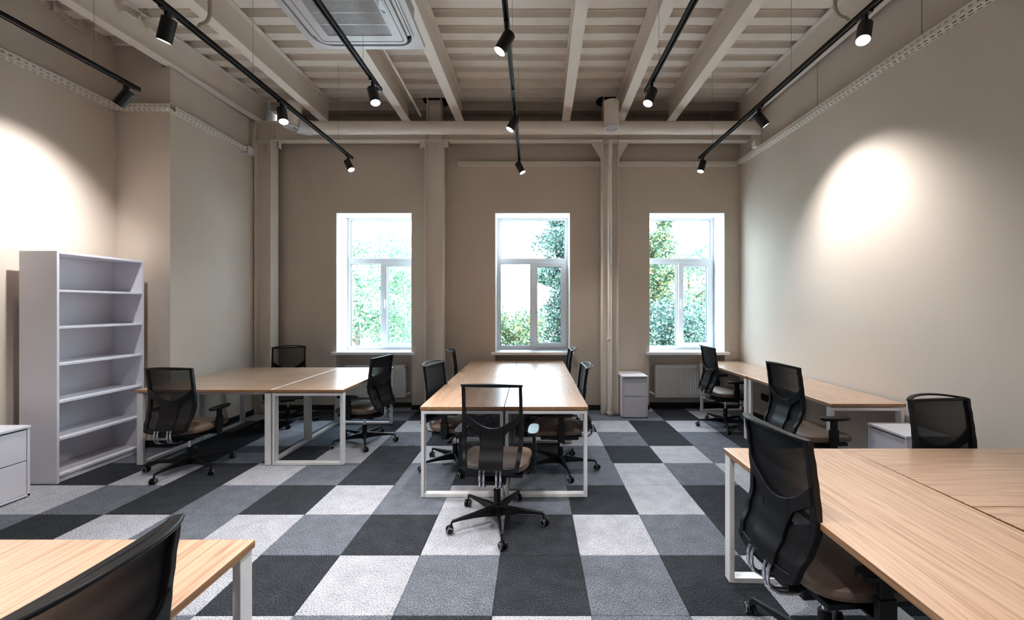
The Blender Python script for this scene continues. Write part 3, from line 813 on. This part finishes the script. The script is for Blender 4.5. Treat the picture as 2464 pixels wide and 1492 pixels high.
def strip(m_, rows, th0, th1):
    """rows: list of lists of (x,z); closed slab between rear offset th0 and th1"""
    nr = len(rows); nc = len(rows[0]); idx = [[[0]*nc for _ in range(nr)] for _ in range(2)]
    for k, th in enumerate((th0, th1)):
        for i, row in enumerate(rows):
            for j, (x, z) in enumerate(row):
                idx[k][i][j] = len(m_.v); m_.v.append(bp_(x, z, th))
    def F4(a, b2, c2, d2): m_.f.append((a, b2, c2, d2)); m_.mi.append(m_.cur)
    for i in range(nr-1):
        for j in range(nc-1):
            for k in range(2): F4(idx[k][i][j], idx[k][i][j+1], idx[k][i+1][j+1], idx[k][i+1][j])
    for i in range(nr-1):
        for j in (0, nc-1): F4(idx[0][i][j], idx[0][i+1][j], idx[1][i+1][j], idx[1][i][j])
    for j in range(nc-1):
        for i in (0, nr-1): F4(idx[0][i][j], idx[0][i][j+1], idx[1][i][j+1], idx[1][i][j])
def zs(a, b2, n): return [a+(b2-a)*k/n for k in range(n+1)]
def make_chair():
    t = empty('office_chair', (0, 0, 0))
    zt = 1.03
    # --- backrest frame
    m_ = MB()
    for s in (-1, 1):
        strip(m_, [[(s*hw_of(z), z), (s*(hw_of(z)-(.021 if z > .9 else .021+.008*min(1, (.9-z)/.15))), z)] for z in zs(.47, zt, 30)], -.014, .015)
    strip(m_, [[(x, zt-.016), (x, zt)] for x in zs(-hw_of(zt), hw_of(zt), 16)], -.010, .012)
    hb = hw_of(.47)
    def zb0(x): return .448+.022*(abs(x)/hb)**5
    def zb1(x): return .487+.012*(abs(x)/hb)**3
    strip(m_, [[(x, zb0(x)), (x, zb1(x))] for x in zs(-hb, hb, 22)], -.012, .012)
    o_ = m_.build('backrest_frame', M['black'], t, smooth=True, bevel=.003)
    # --- Y shaped lumbar support behind the mesh
    m_ = MB()
    def zup(x):
        u = min(1, abs(x)/.195); return .735+.118*u**1.9
    def zlo(x):
        ax = abs(x)
        if ax <= .079: return .470
        base = .690+.085*((ax-.079)/.116)
        d = (ax-.079)/.03
        if d < 1: base -= .05*(1-math.sqrt(max(0, 1-(1-d)**2)))
        return base
    xsA = zs(-.196, -.0795, 12); xsC = zs(-.079, .079, 8); xsB = zs(.0795, .196, 12)
    for xx in (xsA, xsC, xsB):
        rows = []
        for x in xx:
            lo, up = zlo(x), zup(x); nn = 10
            rows.append([(x, lo+(up-lo)*k/nn) for k in range(nn+1)])
        strip(m_, rows, .004, .020)
    m_.build('lumbar_support', M['black'], t, smooth=True, bevel=.0025)
    # --- mesh panels
    m_ = MB()
    rows = []
    for z in zs(.488, zt-.014, 22):
        h = hw_of(z)-.015; rows.append([bp_(x, z, .0) for x in zs(-h, h, 8)])
    for a, b2 in zip(rows, rows[1:]):
        for j in range(8): m_.quad(a[j], a[j+1], b2[j+1], b2[j])
    m_.build('mesh_panel', M['mesh'], t, smooth=True)
    # --- handle: arc bulging to the rear above the mesh
    m_ = MB(); pth = []
    for k in range(21):
        u = -1+2*k/20; x = u*.205; bul = .058*(1-abs(u)**2.4)
        x0, y0, z0 = bp_(x, zt, 0); pth.append((x, y0-bul, zt-.004+.018*(1-u*u)))
    b0 = [(-.013, -.006), (.013, -.006), (.013, .006), (-.013, .006)]
    rings = []
    for k, p in enumerate(pth):
        p = Vector(p); d = (Vector(pth[min(20, k+1)])-Vector(pth[max(0, k-1)])).normalized(); side = d.cross(Vector((0, 0, 1))).normalized()
        r0 = len(m_.v)
        for a, c2 in b0: m_.v.append(tuple(p+side*a+Vector((0, 0, c2))))
        rings.append(r0)
    for a, b2 in zip(rings, rings[1:]):
        for k in range(4): m_.f.append((a+k, a+(k+1) % 4, b2+(k+1) % 4, b2+k)); m_.mi.append(0)
    m_.f.append(tuple(rings[0]+k for k in range(4))); m_.mi.append(0); m_.f.append(tuple(rings[-1]+k for k in range(4))); m_.mi.append(0)
    m_.build('grab_handle', M['black'], t, smooth=True, bevel=.004)
    # --- seat cushion
    m_ = MB(); NU, NV = 32, 10; a, b2, hgt = .245, .235, .042
    ringsv = []
    for j in range(NV+1):
        ph = -PI/2+PI*j/NV
        cz, sz = math.copysign(abs(math.cos(ph))**.38, 1), math.copysign(abs(math.sin(ph))**.75, math.sin(ph))
        rv = []
        for i in range(NU):
            th = 2*PI*i/NU; c0, s0 = math.cos(th), math.sin(th)
            x = a*cz*math.copysign(abs(c0)**.52, c0); y = b2*cz*math.copysign(abs(s0)**.52, s0)
            x *= 1-.05*max(0, -y/b2)
            z = .438+hgt*sz
            if y > .10: z -= 1.1*(y-.10)**2
            z += .010*(abs(x)/a)**2
            rv.append(len(m_.v)); m_.v.append((x, y+.035, z))
        ringsv.append(rv)
    for j in range(NV):
        for i in range(NU):
            i2 = (i+1) % NU; m_.f.append((ringsv[j][i], ringsv[j][i2], ringsv[j+1][i2], ringsv[j+1][i])); m_.mi.append(0)
    m_.build('seat', M['seat'], t, smooth=True)
    # --- seat pan and mechanism
    m_ = MB(); m_.box(-.20, .20, -.15, .20, .378, .402); m_.box(-.085, .085, -.16, .10, .335, .382); m_.box(-.05, .05, -.20, -.14, .345, .372)
    m_.box(-.27, .27, -.015, .045, .372, .384)
    m_.tube([(.08, .05, .358), (.20, .06, .355), (.245, .06, .345)], .006, 8); m_.box(.225, .28, .045, .075, .337, .347)
    m_.build('seat_mechanism', M['black'], t, bevel=.004)
    # --- chrome J brackets
    for s in (-1, 1):
        m_ = MB()
        for dx in (-.013, .013):
            p = [(s*.055+dx, BY-.088, .482), (s*.055+dx, BY-.097, .455), (s*.055+dx, BY-.098, .42), (s*.055+dx, BY-.086, .385), (s*.055+dx, BY-.05, .362), (s*.055+dx, BY-.0, .356), (s*.055+dx*1, BY+.05, .357)]
            m_.tube(p, .0075, 10)
        m_.build('chrome_bracket', M['chrome'], t, smooth=True)
    # --- armrests
    for s in (-1, 1):
        m_ = MB(); m_.box(s*.268-.011, s*.268+.011, -.012, .042, .372, .60); m_.box(s*.268-.015, s*.268+.015, -.02, .05, .42, .53)
        am = m_.build('armrest', M['black'], t, bevel=.005)
        m_ = MB(); n_ = 24; lo_, up_ = [], []
        for k in range(n_):
            th = 2*PI*k/n_; c0, s0 = math.cos(th), math.sin(th)
            px, py = .042*math.copysign(abs(c0)**.7, c0), .125*math.copysign(abs(s0)**.7, s0)
            lo_.append((s*.262+px*.9, .03+py*.95, .603)); up_.append((s*.262+px, .03+py, .628))
        nb = len(m_.v); m_.v += lo_+up_
        for k in range(n_): m_.f.append((nb+k, nb+(k+1) % n_, nb+n_+(k+1) % n_, nb+n_+k)); m_.mi.append(0)
        m_.f.append(tuple(nb+k for k in reversed(range(n_)))); m_.mi.append(0); m_.f.append(tuple(nb+n_+k for k in range(n_))); m_.mi.append(0)
        m_.build('armrest_pad', M['black'], am, bevel=.005, smooth=True)
    # --- column
    m_ = MB(); m_.lathe([(.026, .055), (.026, .23), (.022, .235)], (0, 0, 0), (0, 0, 1), 20); m_.cur = 1; m_.lathe([(.014, .235), (.014, .345)], (0, 0, 0), (0, 0, 1), 16)
    m_.build('gas_column', [M['black'], M['chrome']], t, smooth=True)
    # --- five legs, each with its caster
    for k in range(5):
        m_ = MB(); n_ = 6
        sec = [(.020, .055, .052, .118), (.08, .040, .062, .116), (.18, .028, .072, .106), (.29, .021, .076, .096), (.335, .019, .074, .092)]
        rg = []
        for xx, wdt, zl, zu in sec:
            r0 = len(m_.v); hwd = wdt/2
            m_.v += [(xx, -hwd, zl), (xx, hwd, zl), (xx, hwd*.72, zu), (xx, -hwd*.72, zu)]; rg.append(r0)
        for a2, b3 in zip(rg, rg[1:]):
            for q in range(4): m_.f.append((a2+q, a2+(q+1) % 4, b3+(q+1) % 4, b3+q)); m_.mi.append(0)
        for r0 in (rg[0], rg[-1]): m_.f.append(tuple(r0+q for q in range(4))); m_.mi.append(0)
        m_.lathe([(.0, .05), (.034, .05), (.034, .12), (.026, .126), (0, .126)], (0, 0, 0), (0, 0, 1), 16)
        lg = m_.build('leg', M['black'], t, bevel=.003, smooth=True)
        ang = [.4, -.7, 1.1, 2.2, -.2][k]
        m_ = MB(); m_.tube([(0, 0, .05), (0, 0, .08)], .007, 8)
        ca, sa = math.cos(ang), math.sin(ang)
        off = Vector((ca, sa, 0))*.012; axv = Vector((-sa, ca, 0))
        for s in (-1, 1):
            m_.cur = 0; m_.lathe([(.0, -.010), (.021, -.010), (.0265, -.006), (.0265, .006), (.0245, .009), (.0, .009)], off+Vector((0, 0, .0268))+axv*s*.0145, axv*s, 22)
            m_.cur = 1; m_.lathe([(.0195, .0092), (.0225, .0092), (.0228, .0098), (.0198, .0106)], off+Vector((0, 0, .0268))+axv*s*.0145, axv*s, 22, caps=False)
            m_.cur = 0; m_.lathe([(0, .0092), (.0192, .0094), (.018, .0102), (0, .0104)], off+Vector((0, 0, .0268))+axv*s*.0145, axv*s, 20)
        m_.cur = 0; m_.box(off.x-.008, off.x+.008, off.y-.008, off.y+.008, .03, .056)
        m_.build('caster', [M['black'], M['ring']], lg, smooth=True, loc=(.338, 0, 0))
    return t
chair0 = make_chair(); index_children(chair0)
def place_chair(x, y, deg, base, ztop, label, group, sx=1.0, arm=0.0, first=[True]):
    if first[0]: t = chair0; first[0] = False
    else: t = copy_tree(chair0)
    t.location = (x, y, 0); t.rotation_euler = (0, 0, math.radians(deg)); t.scale = (sx, 1, 1)
    tag(t, label, 'chair', group)
    dz = ztop-1.045; k = 0
    for c_ in (KIDS.get(t.name) or t.children):
        if c_.name.startswith('leg'):
            c_.rotation_euler = (0, 0, math.radians(base+72*k-deg)); k += 1
        elif c_.name.startswith('gas_column'): c_.scale = (1, 1, (.345+dz)/.345)
        else: c_.location.z = dz + (arm if c_.name.startswith('armrest') else 0)
CG = 'black mesh office chairs'
place_chair(-.258, 2.97, -4, -80, 1.048, 'black mesh office chair seen from behind at the near end of the middle table', CG, arm=.04)
place_chair(1.262, 1.775, -86, 46, 1.064, 'large black mesh office chair in the right foreground, seen from behind', CG, arm=-.06)
place_chair(2.385, 3.57, -85, -60, 1.068, 'black office chair at the near desk along the right wall', CG, arm=.01)
place_chair(2.485, 5.30, -90, -110, 1.045, 'black office chair at the far desk under the right window', CG)
place_chair(2.60, 2.38, 186, 10, .985, 'black office chair behind the near right table, beside the white pedestal', CG, sx=1.03)
place_chair(-.765, 4.05, -104, -72, 1.0, 'black office chair tucked in at the left side of the middle table, nearer one', CG)
place_chair(-.79, 5.30, -80, -20, 1.0, 'black office chair at the left side of the middle table, farther one', CG)
place_chair(.268, 3.96, 91, -80, 1.0, 'black office chair tucked in at the right side of the middle table, nearer one', CG)
place_chair(.27, 5.42, 90, 15, 1.0, 'black office chair at the right side of the middle table, farther one', CG)
place_chair(-3.285, 3.93, 2, -95, 1.01, 'black office chair in front of the bookcase at the left table', CG)
place_chair(-3.28, 5.50, -152.6, -60, 1.0, 'black office chair behind the left table, facing the room', CG)
place_chair(-1.92, 4.69, 77, -67, 1.0, 'black office chair at the right end of the left table', CG)
place_chair(-1.13, .84, 90, 30, 1.045, 'black office chair cropped in the lower left foreground', CG)

# socket strip on the right wall under the desks
m = MB(); m.box(-.02, 0, -.12, .12, -.045, .045); m.box(-.026, -.02, -.11, .11, -.03, .03)
o = m.build('wall_socket', M['hole'], bevel=.003, loc=(RX(5.45)-.001, 5.45, .33)); tag(o, 'small black socket strip on the right wall under the desks', 'socket')

# ------------------------------------------------------------------ outside: ground, trees, far building
g = MB(); g.box(-40, 40, 6.7, 70, -1.5, -1.4); g.build('ground', M['bounceground'], kind='structure')
def leaf_mat(name, cols):
    m, nt, b = new_mat(name)
    N = nt.nodes.new; L = nt.links.new
    gi = N('ShaderNodeNewGeometry'); r = N('ShaderNodeValToRGB'); r.color_ramp.interpolation = 'CONSTANT'
    e = r.color_ramp.elements
    e[0].position = 0; e[0].color = (*lin(cols[0]), 1); e[1].position = .85; e[1].color = (*lin(cols[-1]), 1)
    for i, c_ in enumerate(cols[1:-1]):
        k = e.new((i+1)/(len(cols)-1)*.85); k.color = (*lin(c_), 1)
    L(gi.outputs['Random Per Island'], r.inputs['Fac']); L(r.outputs['Color'], b.inputs['Base Color'])
    b.inputs['Roughness'].default_value = .55
    tr = N('ShaderNodeBsdfTranslucent'); L(r.outputs['Color'], tr.inputs['Color'])
    mx = N('ShaderNodeMixShader'); mx.inputs['Fac'].default_value = .35
    L(b.outputs[0], mx.inputs[1]); L(tr.outputs[0], mx.inputs[2]); L(mx.outputs[0], nt.nodes['Material Output'].inputs['Surface'])
    return m
LG = leaf_mat('green_leaves', [(30, 54, 52), (50, 78, 74), (78, 108, 100), (108, 136, 124), (140, 148, 120)])
LP = leaf_mat('haze_paled_leaves', [(66, 104, 82), (94, 132, 104), (120, 156, 126), (146, 174, 140), (170, 170, 124)])  # paler leaf colours painted in place of haze
LY = leaf_mat('yellowing_leaves', [(44, 72, 60), (74, 104, 84), (112, 138, 110), (150, 160, 110), (176, 156, 104)])
DIRS = []
for _ in range(400):
    d_ = Vector((random.gauss(0, 1), random.gauss(0, 1), random.gauss(0, .7)-.3)).normalized()
    s_ = d_.cross(Vector((random.gauss(0, 1), random.gauss(0, 1), random.gauss(0, 1)))).normalized()
    DIRS.append((*d_, *s_))
def tree(x, y, gz, ch, rx, rz_, n, ls, lm, label, trunk_h, seed):
    rd = random.Random(seed)
    t = empty('tree', (x, y, gz), label=label, cat='tree', group='trees outside the windows')
    m_ = MB()
    # clumps
    clumps = [(rd.uniform(-.85, .85)*rx, rd.uniform(-.85, .85)*rx, trunk_h+ch*.5+rd.uniform(-.9, .9)*rz_, rd.uniform(.22, .42)*rx) for _ in range(80)]
    V = m_.v; Fc = m_.f; MI = m_.mi
    for i in range(n):
        cx, cy, cz, cr = clumps[rd.randrange(len(clumps))]
        u = rd.uniform(-1, 1); a = rd.uniform(0, 2*PI); rr = cr*(rd.random()**.45); s_ = math.sqrt(1-u*u)
        px, py, pz = cx+rr*s_*math.cos(a), cy+rr*s_*math.sin(a), cz+rr*u
        l_ = ls*rd.uniform(.6, 1.3); w_ = l_*.28; b_ = len(V)
        dx, dy, dz, sx_, sy_, sz_ = DIRS[rd.randrange(400)]
        V.extend([(px, py, pz), (px+dx*l_*.5+sx_*w_, py+dy*l_*.5+sy_*w_, pz+dz*l_*.5+sz_*w_), (px+dx*l_, py+dy*l_, pz+dz*l_), (px+dx*l_*.5-sx_*w_, py+dy*l_*.5-sy_*w_, pz+dz*l_*.5-sz_*w_)])
        Fc.append((b_, b_+1, b_+2, b_+3)); MI.append(0)
    me = bpy.data.meshes.new('foliage'); me.from_pydata(m_.v, [], m_.f); me.materials.append(lm)
    o_ = bpy.data.objects.new('foliage', me); COL.objects.link(o_); o_.parent = t; o_['kind'] = 'stuff'
    m_ = MB(); m_.tube([(0, 0, -.1), (.05, .02, trunk_h*.6), (-.03, .05, trunk_h+ch*.4), (.02, 0, trunk_h+ch*.75)], [.13, .10, .07, .02], 10)
    for k in range(7):
        a = rd.uniform(0, 2*PI); z_ = trunk_h*.7+rd.random()*ch*.5; l2 = rx*rd.uniform(.5, .9)
        m_.tube([(0, 0, z_), (math.cos(a)*l2*.5, math.sin(a)*l2*.5, z_+l2*.35), (math.cos(a)*l2, math.sin(a)*l2, z_+l2*.45)], [.045, .03, .012], 6)
    m_.build('trunk', M['bark'], t, smooth=True)
GZ = -1.4
tree(-6.0, 14.0, GZ, 4.6, 2.2, 2.4, 40000, .10, LP, 'pale leafy tree filling the left window', 1.0, 1)
tree(-4.6, 20.0, GZ, 4.6, 2.0, 2.0, 34000, .11, LP, 'pale round tree low in the right part of the left window', .6, 2)
tree(1.15, 12.5, GZ, 5.2, 1.0, 2.6, 46000, .09, LG, 'dense green tree at the right of the middle window', .6, 3)
tree(-.7, 10.5, GZ, 3.6, 1.0, .8, 24000, .07, LY, 'low yellowish bush at the bottom of the middle window', .1, 4)
tree(3.25, 12.0, GZ, 5.4, .9, 2.9, 46000, .09, LY, 'tall yellowing tree at the left of the right window', .6, 5)
tree(5.9, 15.5, GZ, 5.6, 2.2, 2.7, 40000, .10, LP, 'pale bushy tree in the right part of the right window', .4, 6)
tree(3.5, 9.6, GZ, 3.8, 1.2, .9, 30000, .075, LG, 'low dark green bush at the bottom of the right window', .1, 7)
bd = empty('apartment_building', (-2.2, 30, GZ), label='pale distant building seen through the middle window', cat='building')
m = MB(); m.box(-3.0, 1.6, 0, 6, 0, 5.2); m.build('wall', M['render'], bd)
m = MB(); m.box(-3.15, 1.75, -.15, 6.1, 5.2, 5.4); m.build('roof', M['render'], bd)
for zz in (1.4, 3.4):
    for xx in (-2.4, -1.3, -.2, .8):
        m = MB(); m.box(xx-.06, xx+.56, -.05, .02, zz-.06, zz+1.06); wf = m.build('window_frame', M['upvc'], bd)
        m = MB(); m.box(xx, xx+.5, -.06, -.045, zz, zz+1.0); m.build('pane', M['farglass'], wf)
